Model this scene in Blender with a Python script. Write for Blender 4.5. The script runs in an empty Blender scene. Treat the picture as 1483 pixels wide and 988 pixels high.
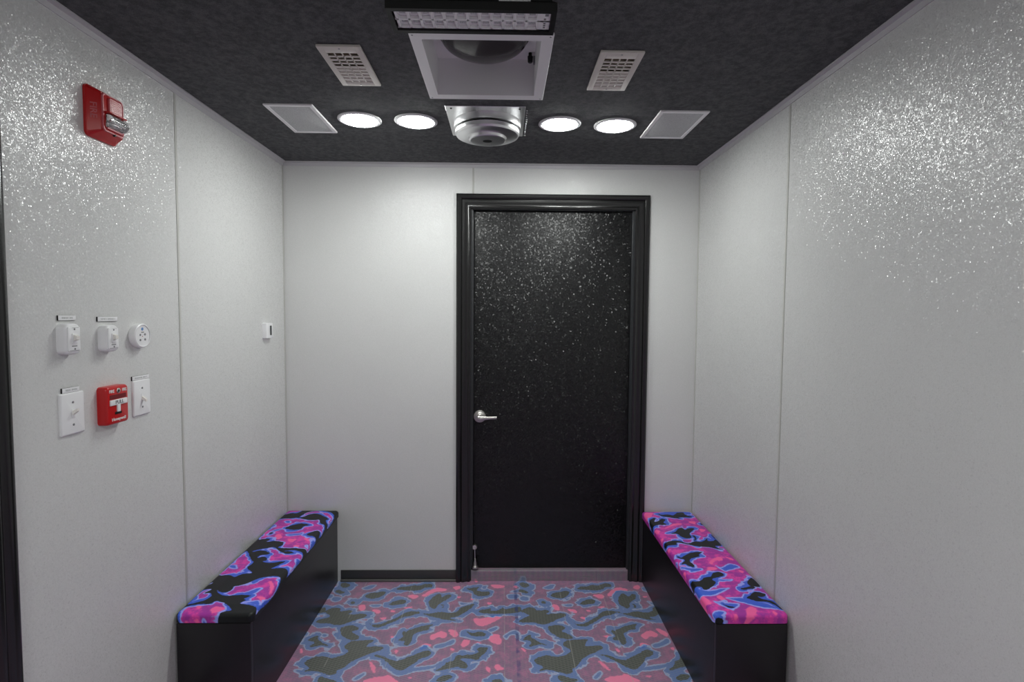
import bpy, bmesh, math, random
import numpy as np
from mathutils import Vector, Matrix
C = bpy.context.scene.collection
PI = math.pi
random.seed(4)

# ---------------------------------------------------------------- calibration
F_PX, PITCH, YAW, ROLL = 774.57, 0.0518, 0.0170, 0.0068
CAM = Vector((0.0057, 0.0, 1.4536))
XL, XR, H, D = -1.1417, 1.0336, 2.2305, 2.8377      # left wall, right wall, ceiling height, end wall
YN = -2.2                                           # wall behind the camera
LD = 2.862                                          # face of the door leaf
fwd = Vector((math.sin(YAW)*math.cos(PITCH), math.cos(YAW)*math.cos(PITCH), -math.sin(PITCH)))
rgt = Vector((math.cos(YAW), -math.sin(YAW), 0)); upv = rgt.cross(fwd)
r2 = math.cos(ROLL)*rgt + math.sin(ROLL)*upv
u2 = -math.sin(ROLL)*rgt + math.cos(ROLL)*upv

def on_z(u, v, z):
    d = fwd + r2*((u-741.5)/F_PX) - u2*((v-494)/F_PX)
    t = (z-CAM.z)/d.z
    p = CAM + d*t
    return (p.x, p.y)

# ---------------------------------------------------------------- materials
def mat(name, col=(.8,.8,.8), rough=.5, metal=0., spec=.5, coat=0., coat_r=.1):
    m = bpy.data.materials.new(name); m.use_nodes = True
    b = m.node_tree.nodes['Principled BSDF']
    b.inputs['Base Color'].default_value = (*col, 1)
    b.inputs['Roughness'].default_value = rough
    b.inputs['Metallic'].default_value = metal
    b.inputs['Specular IOR Level'].default_value = spec
    b.inputs['Coat Weight'].default_value = coat
    b.inputs['Coat Roughness'].default_value = coat_r
    return m
class N:
    """small helper for writing node trees"""
    def __init__(s, m): s.t = m.node_tree; s.b = s.t.nodes['Principled BSDF']
    def new(s, ty, **kw):
        n = s.t.nodes.new(ty)
        for k, v in kw.items(): setattr(n, k, v)
        return n
    def link(s, a, b): s.t.links.new(a, b)
    def put(s, sock, v):
        if isinstance(v, bpy.types.NodeSocket): s.link(v, sock)
        else: sock.default_value = v
    def math(s, op, a, b=None, c=None, clamp=False):
        n = s.new('ShaderNodeMath', operation=op, use_clamp=clamp)
        s.put(n.inputs[0], a)
        if b is not None: s.put(n.inputs[1], b)
        if c is not None: s.put(n.inputs[2], c)
        return n.outputs[0]
    def coord(s, kind='Object'):
        return s.new('ShaderNodeTexCoord').outputs[kind]
    def noise(s, scale, detail=2, rough=.5, vec=None, out='Fac', dist=0.):
        n = s.new('ShaderNodeTexNoise'); n.inputs['Scale'].default_value = scale
        n.inputs['Detail'].default_value = detail; n.inputs['Roughness'].default_value = rough
        n.inputs['Distortion'].default_value = dist
        s.link(vec if vec is not None else s.coord(), n.inputs['Vector'])
        return n.outputs[out]
    def step(s, x, a, b):   # smooth 0..1 as x goes a..b
        n = s.new('ShaderNodeMapRange', interpolation_type='SMOOTHSTEP')
        s.put(n.inputs['Value'], x); n.inputs['From Min'].default_value = a; n.inputs['From Max'].default_value = b
        return n.outputs[0]
    def mix(s, f, a, b):
        n = s.new('ShaderNodeMix', data_type='RGBA')
        s.put(n.inputs[0], f)
        s.put(n.inputs[6], a if isinstance(a, bpy.types.NodeSocket) else (*a, 1))
        s.put(n.inputs[7], b if isinstance(b, bpy.types.NodeSocket) else (*b, 1))
        return n.outputs[2]
    def bump(s, h, strength=.3, dist=.002):
        n = s.new('ShaderNodeBump'); n.inputs['Strength'].default_value = strength
        n.inputs['Distance'].default_value = dist
        s.link(h, n.inputs['Height']); s.link(n.outputs[0], s.b.inputs['Normal'])

WALL_COL = (.60, .60, .59)
def glitter(n, scale, k, seed=0.):
    """clear embossed top layer: small facets, each tilted its own way"""
    co = n.coord()
    v = n.new('ShaderNodeTexVoronoi'); v.inputs['Scale'].default_value = scale; v.inputs['Randomness'].default_value = 1.
    n.link(co, v.inputs['Vector'])
    a = n.new('ShaderNodeVectorMath', operation='SUBTRACT'); n.link(v.outputs['Color'], a.inputs[0]); a.inputs[1].default_value = (.5,.5,.5)
    v2 = n.new('ShaderNodeTexVoronoi'); v2.inputs['Scale'].default_value = scale*.37; n.link(co, v2.inputs['Vector'])
    a2 = n.new('ShaderNodeVectorMath', operation='SUBTRACT'); n.link(v2.outputs['Color'], a2.inputs[0]); a2.inputs[1].default_value = (.5,.5,.5)
    ln = n.new('ShaderNodeVectorMath', operation='LENGTH'); n.link(a.outputs[0], ln.inputs[0])   # most facets tilt little, a few a lot
    kk = n.math('MULTIPLY', n.math('POWER', ln.outputs['Value'], 1.6), k*3.6)
    s1 = n.new('ShaderNodeVectorMath', operation='SCALE'); n.link(a.outputs[0], s1.inputs[0]); n.link(kk, s1.inputs['Scale'])
    s2 = n.new('ShaderNodeVectorMath', operation='SCALE'); n.link(a2.outputs[0], s2.inputs[0]); s2.inputs['Scale'].default_value = k*.45
    ge = n.new('ShaderNodeNewGeometry')
    b = n.new('ShaderNodeVectorMath', operation='ADD'); n.link(s1.outputs[0], b.inputs[0]); n.link(s2.outputs[0], b.inputs[1])
    c = n.new('ShaderNodeVectorMath', operation='ADD'); n.link(b.outputs[0], c.inputs[0]); n.link(ge.outputs['Normal'], c.inputs[1])
    d = n.new('ShaderNodeVectorMath', operation='NORMALIZE'); n.link(c.outputs[0], d.inputs[0])
    n.link(d.outputs[0], n.b.inputs['Coat Normal'])
def wall_material():
    m = mat('glitter_wall_panel', WALL_COL, .5, spec=.25, coat=.85, coat_r=.22); n = N(m)
    n.b.inputs['Coat IOR'].default_value = 1.6
    glitter(n, 350, .30)
    h = n.noise(150, 2, .6)
    n.bump(h, .12, .0018)
    c = n.noise(2.2, 3, .55); g = n.noise(300, 1, .5)
    c = n.math('ADD', n.math('MULTIPLY', c, .4), n.math('MULTIPLY', g, .6))
    n.link(n.mix(c, (.57,.575,.566), (.75,.752,.742)), n.b.inputs['Base Color'])
    return m
def ceiling_material():
    m = mat('charcoal_felt', (.06,.06,.065), .95, spec=.15); n = N(m)
    a = n.noise(45, 6, .75); b = n.noise(330, 2, .6)
    f = n.step(n.math('ADD', n.math('MULTIPLY', a, .65), n.math('MULTIPLY', b, .35)), .38, .64)
    n.link(n.mix(f, (.062,.063,.066), (.125,.128,.132)), n.b.inputs['Base Color'])
    n.bump(b, .6, .002)
    return m
def door_material():
    m = mat('textured_black_door', (.004,.004,.0045), .45, spec=.2, coat=.45, coat_r=.27); n = N(m)
    glitter(n, 170, .46)
    h = n.noise(110, 2, .6); n.bump(h, .3, .002)
    return m
def metal_plate():
    m = mat('hammered_aluminium', (.75,.75,.76), .28, 1.); n = N(m)
    n.bump(n.noise(120, 2, .6), .45, .002); return m

M = {}
M['wall'] = wall_material(); M['ceil'] = ceiling_material(); M['door'] = door_material()
M['trimw'] = mat('pale_grey_trim', (.52,.51,.53), .4)
M['seam'] = mat('panel_joint_strip', (.50,.50,.47), .4)
M['case'] = mat('glossy_black_casing', (.009,.009,.009), .22, spec=.6)
M['jamb'] = mat('black_jamb', (.03,.032,.035), .35)
M['bench'] = mat('black_laminate', (.010,.009,.011), .38)
M['base'] = mat('dark_grey_vinyl', (.045,.045,.045), .45)
M['basel'] = mat('grey_vinyl_toe', (.12,.12,.115), .45)
M['white'] = mat('white_plastic', (.82,.82,.83), .35)
M['iv'] = mat('ivory_plastic', (.80,.77,.72), .4)
M['paint'] = mat('white_painted_steel', (.82,.81,.82), .4)
M['cream'] = mat('cream_enamel', (.66,.62,.57), .6)
M['brown'] = mat('brown_duct', (.20,.155,.10), .7)
M['grille'] = mat('pale_grey_mesh', (.45,.46,.46), .6)
M['grey'] = mat('mid_grey_ink', (.22,.22,.23), .6)
M['dark'] = mat('black_plastic', (.006,.006,.006), .5, spec=.3)
M['screw'] = mat('screw_grey', (.35,.35,.36), .35, .8)
M['steel'] = mat('satin_nickel', (.62,.60,.57), .28, 1.)
M['alu'] = mat('brushed_aluminium', (.78,.78,.79), .32, 1.)
M['plate'] = metal_plate()
M['red'] = mat('glossy_red_plastic', (.50,.008,.010), .28, spec=.5)
M['red_shade'] = mat('red_recess_shade', (.16,.004,.008), .5)  # darker version of the body red, with the shade put into its colour
M['pred'] = mat('faded_red_plastic', (.52,.10,.12), .4)
M['ink'] = mat('white_ink', (.85,.85,.85), .5)
M['blue'] = mat('blue_print', (.15,.3,.6), .5)
M['glassdome'] = mat('smoked_dome', (.055,.05,.052), .16, spec=.45)
M['chrome'] = mat('chrome', (.75,.75,.75), .08, 1.)
g = mat('clear_strobe_lens', (1,1,1), .03); g.node_tree.nodes['Principled BSDF'].inputs['Transmission Weight'].default_value = .8
M['lens'] = g
def emat(name, s, col=(1,.985,.96)):
    m = mat(name, (.9,.9,.9), .5); b = m.node_tree.nodes['Principled BSDF']
    b.inputs['Emission Color'].default_value = (*col, 1); b.inputs['Emission Strength'].default_value = s
    return m
LAMP = 91.0
M['lamp_unseen'] = emat('unseen_downlight_lens_boosted', LAMP*1.5, (.968,1.,.972))  # unseen lamps behind the camera, strength raised to lift the lower walls
M['lamp'] = emat('lit_downlight_lens', LAMP, (.968,1.,.972))

def print_material(name, overlay, WB=.0115):
    """psychedelic camouflage print: black, blue, periwinkle outline, magenta, hot pink; the motif outlines sit in a mesh attribute"""
    m = mat(name, (.5,.1,.4), .5); n = N(m)
    at = n.new('ShaderNodeAttribute'); at.attribute_name = 'motif'
    sp = n.new('ShaderNodeSeparateXYZ'); n.link(at.outputs['Vector'], sp.inputs[0])
    co = n.coord()
    n1 = n.math('SUBTRACT', n.noise(42, 3, .6, co, dist=.8), .5)
    n2 = n.math('SUBTRACT', n.noise(16, 2, .5, co), .5)
    n3 = n.math('SUBTRACT', n.noise(38, 3, .6, co), .5)
    dK = n.math('ADD', sp.outputs[0], n.math('MULTIPLY', n1, .018 if overlay else .012))
    dL = n.math('ADD', sp.outputs[1], n.math('MULTIPLY', n3, .014))
    dP = n.math('ADD', sp.outputs[2], n.math('MULTIPLY', n1, .018))
    w = n.math('ADD', WB, n.math('MULTIPLY', n2, .085))
    w = n.math('MAXIMUM', w, .0035)
    dB = n.math('MINIMUM', n.math('SUBTRACT', dK, w), dL)
    hot = n.step(n.noise(24, 3, .65, co), .40, .64)
    if overlay: c0, c1, pk, pw, bl, bk = (.29,.12,.29), (.48,.14,.34), (1.,.28,.46), (.44,.53,.84), (.10,.215,.60), (.030,.036,.028)
    else: c0, c1, pk, pw, bl, bk = (.40,.04,.37), (.78,.06,.42), (1.,.135,.40), (.36,.40,.95), (.055,.13,.70), (.006,.008,.008)
    mag = n.mix(hot, c0, c1)
    speck = n.step(n.noise(170, 2, .6, co), .56, .72)
    mag = n.mix(n.math('MULTIPLY', n.math('MULTIPLY', speck, hot), .6), mag, pk)
    col = n.mix(n.step(dP, .006, -.001), mag, pk)
    col = n.mix(n.step(dB, .0055, .0008), col, pw)
    col = n.mix(n.step(dB, -.0022, -.0060), col, bl)
    col = n.mix(n.step(dK, .0022, -.0008), col, bk)
    if overlay:
        # clear ribbed sheet laid over the print: a fine diamond lattice of pale lines
        xyz = n.new('ShaderNodeSeparateXYZ'); n.link(co, xyz.inputs[0])
        X, Y = xyz.outputs[0], xyz.outputs[1]
        def lines(a, b, pitch, duty):
            t = n.math('FRACT', n.math('DIVIDE', n.math('ADD', n.math('MULTIPLY', X, a), n.math('MULTIPLY', Y, b)), pitch))
            t = n.math('ABSOLUTE', n.math('SUBTRACT', t, .5))
            return n.step(t, duty*.5+.09, duty*.5-.09)
        l = n.math('MAXIMUM', lines(.36,.93,.0105,.30), lines(-.36,.93,.0105,.30))
        haze = n.noise(5, 3, .6, co)
        f = n.math('ADD', .20, n.math('MULTIPLY', l, .27))
        f = n.math('ADD', f, n.math('MULTIPLY', n.math('SUBTRACT', haze, .5), .12))
        keep = n.math('MULTIPLY', n.step(dP, .006, -.001), .92)
        f = n.math('MULTIPLY', f, n.math('SUBTRACT', 1., keep))
        col = n.mix(f, col, (.36,.37,.345))
        # pale scored lines running down the sheet and one blue-stained joint
        s = None
        for x0 in (-.72, -.47, -.205, .02, .31, .53, .8):
            d = n.math('ABSOLUTE', n.math('SUBTRACT', X, x0))
            q = n.step(d, .0028, .0008); s = q if s is None else n.math('MAXIMUM', s, q)
        s = n.math('MULTIPLY', s, n.math('MULTIPLY', n.step(n.noise(9, 3, .6, co), .40, .58), .42))
        col = n.mix(s, col, (.55,.53,.50))
        d = n.math('ABSOLUTE', n.math('SUBTRACT', X, .079))
        q = n.math('MULTIPLY', n.step(d, .011, .004), n.math('MULTIPLY', n.step(n.noise(14, 2, .5, co), .38, .6), .75))
        col = n.mix(q, col, (.045,.06,.22))
        n.bump(l, .25, .0008)
        n.b.inputs['Roughness'].default_value = .42
    else:
        n.bump(n.noise(600, 1, .5, co), .15, .0006)
        n.b.inputs['Roughness'].default_value = .42
        n.b.inputs['Specular IOR Level'].default_value = .35
    n.link(col, n.b.inputs['Base Color'])
    return m
M['floor'] = print_material('printed_floor_covering', True, .024)
M['cush'] = print_material('printed_bench_vinyl', False)

# ---------------------------------------------------------------- mesh helpers
def link(name, me, m, parent=None, kind=None):
    o = bpy.data.objects.new(name, me); C.objects.link(o)
    if m is not None: me.materials.append(m)
    if parent is not None: o.parent = parent
    if kind: o['kind'] = kind
    return o
class MB:
    def __init__(s): s.bm = bmesh.new()
    def box(s, x0, x1, y0, y1, z0, z1, bev=0.):
        r = bmesh.ops.create_cube(s.bm, size=1.)
        for v in r['verts']:
            v.co = Vector(((x0+x1)/2+v.co.x*(x1-x0), (y0+y1)/2+v.co.y*(y1-y0), (z0+z1)/2+v.co.z*(z1-z0)))
        if bev:
            es = set(e for v in r['verts'] for e in v.link_edges)
            bmesh.ops.bevel(s.bm, geom=list(es), offset=bev, segments=3, profile=.5, affect='EDGES')
        return s
    def rings(s, rings, cap0=True, cap1=True):
        vs = [[s.bm.verts.new(p) for p in r] for r in rings]
        k = len(vs[0])
        for a, b in zip(vs, vs[1:]):
            for i in range(k):
                j = (i+1) % k
                s.bm.faces.new((a[i], a[j], b[j], b[i]))
        if cap0: s.bm.faces.new(list(reversed(vs[0])))
        if cap1: s.bm.faces.new(vs[-1])
        return s
    def rrect(s, w, h, r, prof, cx=0., cy=0., seg=6, cap0=True, cap1=True):
        """loft of rounded rectangles, prof = [(inset, z)]"""
        R = []
        for ins, z in prof:
            W, Hh = w/2-ins, h/2-ins; rr = max(min(r-ins*.6, W, Hh), .0004)
            ring = []
            for qx, qy, a0 in ((1,1,0),(-1,1,PI/2),(-1,-1,PI),(1,-1,3*PI/2)):
                for i in range(seg+1):
                    a = a0+PI/2*i/seg
                    ring.append((cx+qx*(W-rr)+rr*math.cos(a), cy+qy*(Hh-rr)+rr*math.sin(a), z))
            R.append(ring)
        return s.rings(R, cap0, cap1)
    def lathe(s, prof, cx=0., cy=0., seg=48, cap0=False, cap1=False, sy=1.):
        R = [[(cx+r*math.cos(2*PI*i/seg), cy+sy*r*math.sin(2*PI*i/seg), z) for i in range(seg)] for r, z in prof]
        return s.rings(R, cap0, cap1)
    def tube(s, a, b, ra, rb, seg=20):
        a, b = Vector(a), Vector(b); d = (b-a).normalized()
        x = d.orthogonal().normalized(); y = d.cross(x)
        R = [[p+r*(x*math.cos(2*PI*i/seg)+y*math.sin(2*PI*i/seg)) for i in range(seg)] for p, r in ((a,ra),(b,rb))]
        return s.rings(R)
    def prism(s, pts, z0, z1):
        return s.rings([[(x,y,z0) for x,y in pts], [(x,y,z1) for x,y in pts]])
    def build(s, name, m, parent=None, kind=None, smooth=40):
        bmesh.ops.recalc_face_normals(s.bm, faces=s.bm.faces)
        me = bpy.data.meshes.new(name); s.bm.to_mesh(me); s.bm.free()
        if smooth:
            for p in me.polygons: p.use_smooth = True
            me.set_sharp_from_angle(angle=math.radians(smooth))
        return link(name, me, m, parent, kind)
def struct(name, mb, m, parent=None): return mb.build(name, m, parent, 'structure')
def thing(name, label, cat, loc, rot=(0,0,0), group=None):
    o = bpy.data.objects.new(name, None); C.objects.link(o)
    o.empty_display_size = .05
    o.location = loc; o.rotation_euler = rot; o['label'] = label; o['category'] = cat
    if group: o['group'] = group
    return o
def tag(o, label, cat, group=None):
    o['label'] = label; o['category'] = cat
    if group: o['group'] = group
    return o
def copy_tree(o, parent=None):
    c = o.copy(); C.objects.link(c)
    if parent is not None:
        c.parent = parent
    for ch in [x for x in bpy.data.objects if x.parent == o]: copy_tree(ch, c)
    return c
def text(s, size, parent, m, x, y, z, name='lettering', rot=0., sx=1., ext=.0004):
    cu = bpy.data.curves.new('t', 'FONT'); cu.body = s; cu.size = size; cu.align_x = 'CENTER'; cu.align_y = 'CENTER'
    cu.extrude = ext; cu.offset = size*.012
    o = bpy.data.objects.new('t', cu); C.objects.link(o)
    dg = bpy.context.evaluated_depsgraph_get(); dg.update()
    me = bpy.data.meshes.new_from_object(o.evaluated_get(dg))
    bpy.data.objects.remove(o); bpy.data.curves.remove(cu)
    me.transform(Matrix.Translation((x,y,z)) @ Matrix.Rotation(rot,4,'Z') @ Matrix.Diagonal((sx,1,1,1)))
    me.materials.clear()
    return link(name, me, m, parent)
RW = (PI/2, 0, PI/2)      # things on the left wall: local x = along wall (away from camera), y = up, z = out
RC = (PI, 0, 0)           # things on the ceiling: local x = x, y = -y, z = down

# ---------------------------------------------------------------- room shell
TH = .12
JL, JR, JT = -.1657, .699, 2.000      # door opening in the end wall
ZB = 2.55
# left wall with a doorway near the camera
OY0, OY1, OZ = .25, 1.15, 2.04
b = MB(); b.box(XL-TH, XL, YN, OY0, 0, H); b.box(XL-TH, XL, OY1, D, 0, H); b.box(XL-TH, XL, OY0, OY1, OZ, H)
struct('wall_left', b, M['wall'])
struct('wall_right', MB().box(XR, XR+TH, YN, D, 0, H), M['wall'])
b = MB(); b.box(XL-TH, JL, D, D+.2, 0, H); b.box(JR, XR+TH, D, D+.2, 0, H); b.box(JL, JR, D, D+.2, JT, H)
struct('wall_back', b, M['wall'])
struct('wall_front', MB().box(XL-TH, XR+TH, YN-TH, YN, 0, H), M['wall'])
# ceiling with an opening for the recessed box
RX0, RX1, RY0, RY1 = -.231, .112, 1.552, 1.938
b = MB()
b.box(XL-TH, RX0, YN-TH, D+.2, H, H+.04); b.box(RX1, XR+TH, YN-TH, D+.2, H, H+.04)
b.box(RX0, RX1, YN-TH, RY0, H, H+.04); b.box(RX0, RX1, RY1, D+.2, H, H+.04)
struct('ceiling', b, M['ceil'])

# corner trims along the ceiling
def cove(p0, p1, inward):
    b = MB(); a = .021; t = .004
    d = Vector(p1)-Vector(p0); n = Vector(inward)
    prof = [(0,0),(a,0),(a,-t),(t*1.6,-t*1.6),(t,-a),(0,-a)]
    b.rings([[Vector(p)+n*x+Vector((0,0,z)) for x,z in prof] for p in (p0,p1)])
    return b
struct('trim_1', cove((XL,YN,H),(XL,D,H),(1,0,0)), M['trimw'])
struct('trim_2', cove((XR,YN,H),(XR,D,H),(-1,0,0)), M['trimw'])
struct('trim_3', cove((XL,D,H),(XR,D,H),(0,-1,0)), M['trimw'])
# panel joint strips
def strip_y(x, s, y):
    b = MB(); b.box(min(x,x+s*.0018), max(x,x+s*.0018), y-.0055, y+.0055, 0, H-.021, .0005); return b
struct('trim_4', strip_y(XL, 1, 1.920), M['seam'])
struct('trim_5', strip_y(XR, -1, 1.945), M['seam'])
struct('trim_6', strip_y(XR, -1, D-.012), M['seam'])
struct('trim_7', strip_y(XL, 1, D-.008), M['seam'])
b = MB(); b.box(-.159, -.149, D-.0018, D, 2.074, H-.021, .0005); struct('trim_8', b, M['seam'])

# baseboards
def baseb(x0, x1):
    b = MB(); b.box(x0, x1, D-.006, D, .014, .062, .001); return b
o = struct('baseboard_back', baseb(-.862, -.241), M['base'])
b = MB(); b.box(-.862, -.241, D-.014, D, 0, .013, .003); struct('baseboard_back_toe', b, M['basel'], o)
b = MB(); b.box(XL, XL+.006, OY1+.1, 1.835, 0, .062, .001); struct('baseboard_left', b, M['base'])
b = MB(); b.box(XR-.006, XR, YN, 1.80, 0, .062, .001); struct('baseboard_right', b, M['base'])

# door casing with moulded profile
def casing(x0, x1, zt, w, y, th=.02):
    """profile swept up, across and down; x0,x1,zt = inner edges"""
    prof = [(0,.0),(0,.010),(.12,.013),(.22,.010),(.34,.012),(.46,.016),(.58,.0165),(.66,.012),(.74,.019),(.90,.021),(1.,.015),(1.,0)]
    b = MB()
    R = []
    for k in range(4):
        ring = []
        for q, t in prof:
            o = q*w
            p = [(x0-o,0),(x0-o,zt+o),(x1+o,zt+o),(x1+o,0)][k]
            ring.append((p[0], y-t, p[1]))
        R.append(ring)
    return b.rings(R)
struct('trim_9', casing(JL, JR, JT, .075, D), M['case'])
# jamb lining with stop
b = MB()
b.box(JL, JL+.006, D, D+.2, 0, JT); b.box(JR-.006, JR, D, D+.2, 0, JT); b.box(JL, JR, D, D+.2, JT-.004, JT)
b.box(JL+.006, JL+.014, D+.006, D+.2, 0, JT-.004, .002); b.box(JR-.011, JR-.006, D+.006, D+.2, 0, JT-.004, .002)
struct('trim_10', b, M['jamb'])

# ---- end door
door = struct('door_1', MB().box(JL+.0145, JR-.0115, LD, LD+.042, .061, JT-.005, .0015), M['door'])
# lever handle
rose = MB()
R0 = Vector((-.1170, LD, .8985))
prof = [(.0,0),(.033,0),(.034,.004),(.031,.009),(.016,.011),(.013,.013),(.013,.040),(.0,.041)]
ringz = [[(R0.x+r*math.cos(2*PI*i/40), LD-z, R0.z+r*math.sin(2*PI*i/40)) for i in range(40)] for r, z in prof[1:-1]]
rose.rings(ringz)
hd = rose.build('door_handle', M['steel'], door)
lv = MB()
pts = [(-.127,.013,.010),(-.117,.016,.012),(-.102,.0135,.010),(-.082,.010,.008),(-.054,.008,.0065),(-.034,.008,.006),(-.0255,.007,.005)]
lr = []
for x, hh, tt in pts:
    lr.append([(x, LD-.040-tt*math.cos(a)+.012*((x+.121)/.09)**2*.3, R0.z-.004+(x+.121)*.02+hh*math.sin(a)) for a in [2*PI*i/20 for i in range(20)]])
lv.rings(lr)
lv.build('lever', M['steel'], hd)
# kick-down stop at the foot of the door
sx = -.1415
ks = MB()
ks.rings([[(sx-.001+r*math.cos(2*PI*i/28), LD-z, .180+r*math.sin(2*PI*i/28)) for i in range(28)] for r, z in ((.005,.0),(.014,.0),(.015,.006),(.012,.012),(.006,.012),(.006,.007))])
ks.tube((sx,LD-.010,.167),(sx+.002,LD-.014,.106),.0035,.0032)
ks.lathe([(.004,.122),(.007,.116),(.0075,.108),(.0105,.100),(.011,.090),(.015,.083),(.018,.077),(.018,.072)], sx+.003, LD-.020, 28, True, True)
ks.box(sx-.005, sx+.010, LD-.022, LD, .090, .101, .001)
ks.build('door_stop', M['steel'], door)

# ---- side door near the camera: only its casing edge shows
b = MB(); prof = [(0,.0),(0,.010),(.12,.013),(.22,.010),(.34,.012),(.46,.016),(.58,.0165),(.66,.012),(.74,.019),(.90,.021),(1.,.015),(1.,0)]
R = []
for k in range(4):
    R.append([(XL+t, *[(OY1+q*.095,0),(OY1+q*.095,OZ+q*.095),(OY0-q*.095,OZ+q*.095),(OY0-q*.095,0)][k]) for q, t in prof])
b.rings(R); struct('trim_11', b, M['case'])
d2 = struct('door_2', MB().box(XL-.10, XL-.06, OY0, OY1, .006, OZ-.003, .0015), M['door'])
b = MB(); b.rings([[(XL-.06+z, .34+r*math.cos(2*PI*i/32), .88+r*math.sin(2*PI*i/32)) for i in range(32)] for r, z in ((.034,0),(.033,.008),(.013,.011),(.013,.05))])
b.tube((XL-.014,.33,.88),(XL-.014,.45,.88),.011,.007)
b.build('door_handle', M['steel'], d2)

# ---------------------------------------------------------------- the print: traced motifs -> signed distances on a dense grid
def cr(ox, oy, s, lists): return [[(ox+x/s, oy+y/s) for x, y in p] for p in lists]
sF, sB = 6.46, 9.269
A_K = [[(440,330),(540,290),(600,300),(590,330),(700,315),(720,330),(660,360),(780,350),(850,350),(850,375),(750,405),(640,445),(560,460),(500,435),(420,440),(360,430),(400,405),(520,375),(470,345)],
 [(590,480),(700,455),(760,470),(770,500),(690,515),(770,555),(780,590),(720,600),(650,580),(615,550)],
 [(640,640),(700,605),(800,600),(930,590),(860,635),(830,665),(990,650),(1010,680),(900,715),(790,755),(700,800),(640,850),(560,880),(570,905),(500,930),(420,900),(340,880),(240,895),(330,860),(260,820),(280,780),(420,740),(520,770),(640,730),(690,700),(650,680)],
 [(280,605),(340,570),(400,550),(380,585),(440,625),(500,655),(420,640),(330,665),(300,655),(370,630),(330,600)],
 [(820,185),(880,155),(960,150),(1000,135),(1035,150),(980,190),(920,210),(860,205)],
 [(1040,265),(1120,225),(1180,215),(1225,230),(1200,255),(1110,270)],
 [(545,145),(580,120),(650,150),(610,165)],
 [(600,70),(650,55),(700,80),(650,110),(610,100)],
 [(860,420),(905,460),(1000,440),(1080,405),(1160,370),(1220,330),(1292,325),(1292,365),(1200,375),(1110,420),(1020,455),(960,480),(900,470)],
 [(690,250),(720,230),(745,245),(720,262)],
 [(400,930),(460,950),(600,990),(380,1010)]]
B_K = [[(0,100),(60,80),(110,90),(190,65),(240,75),(230,105),(170,100),(120,130),(60,135),(0,130),(-120,125),(-60,95)],
 [(0,510),(60,490),(130,465),(260,445),(200,475),(205,500),(100,515),(40,555),(45,600),(0,650),(-40,640),(-20,600),(-70,605),(-90,590),(-30,565),(-50,530),(-30,500),(-10,525)],
 [(-330,735),(-230,740),(-180,775),(-100,800),(-20,765),(60,740),(130,705),(190,690),(235,715),(190,750),(110,770),(70,810),(10,850),(-60,885),(-110,870),(-170,820),(-230,770)],
 [(200,240),(230,200),(290,160),(320,175),(320,200),(380,165),(415,175),(380,215),(320,240),(290,265),(270,300),(240,305),(200,275)],
 [(300,265),(340,260),(345,290),(310,300),(330,275)],
 [(110,330),(200,355),(290,330),(400,345),(470,330),(500,290),(560,275),(640,250),(600,295),(520,350),(470,375),(370,390),(480,415),(380,410),(290,390),(180,365)],
 [(-5,335),(100,325),(125,345),(0,368)],
 [(530,110),(600,110),(680,95),(640,130),(700,145),(760,135),(775,175),(700,190),(620,170),(620,140)],
 [(650,325),(720,310),(790,295),(760,325),(860,320),(890,285),(910,310),(1000,290),(1060,285),(1070,330),(980,345),(860,350),(700,345)],
 [(540,500),(600,535),(680,510),(740,540),(720,560),(640,565),(580,545)],
 [(640,680),(690,660),(760,665),(740,700),(670,770),(650,785),(560,760),(470,770),(540,800),(570,840),(540,870),(470,840),(400,860),(240,895),(340,840),(370,800),(440,790),(450,740),(520,740),(600,735),(680,710)],
 [(250,980),(300,940),(380,920),(430,940),(350,985)],
 [(760,985),(830,960),(890,970),(880,1000)]]
A_L = [[(640,130),(700,70),(760,80),(700,140)],[(790,110),(900,75),(950,80),(880,125),(830,125)],[(500,220),(545,185),(620,195),(600,230),(540,240)],
 [(440,530),(500,550),(450,575),(410,560)],[(720,525),(780,500),(800,550),(780,575)],[(860,265),(1000,260),(960,290),(900,290)],
 [(700,960),(830,890),(840,920),(740,985)],[(1020,860),(1060,830),(1200,900),(1150,940),(1080,910)],[(160,870),(240,870),(250,910),(190,910)]]
B_L = [[(690,90),(760,80),(740,120),(700,120)],[(920,170),(1040,160),(1060,200),(950,220)],[(510,530),(570,560),(660,585),(720,570),(640,590),(560,585)],
 [(740,500),(840,460),(860,490),(780,530)],[(890,560),(930,530),(1000,500),(1050,520),(1060,560),(960,540),(930,600)],
 [(360,620),(430,580),(460,600),(430,640),(250,690),(240,640)],[(580,810),(680,800),(640,860),(560,890)],
 [(0,860),(150,840),(300,820),(250,870),(100,890),(0,900)],[(740,640),(790,650),(790,700),(830,710),(760,740),(720,730)],
 [(760,940),(860,900),(900,920),(760,985)],[(470,230),(540,250),(620,240),(500,280)]]
A_P = [[(770,270),(830,265),(835,310),(800,325),(775,305)],[(890,310),(970,315),(975,340),(940,350)],[(1070,315),(1120,325),(1090,340)],
 [(960,390),(1030,385),(1010,410)],[(1190,290),(1280,285),(1230,305)],[(1065,560),(1140,565),(1100,585)],[(1110,680),(1140,690),(1120,730)],
 [(870,790),(930,850),(920,910),(890,860)],[(800,985),(880,950),(1000,940),(1050,920),(1100,960),(1160,1000),(900,1010)],
 [(225,670),(250,700),(235,730)],[(530,95),(570,90),(550,115)]]
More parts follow.
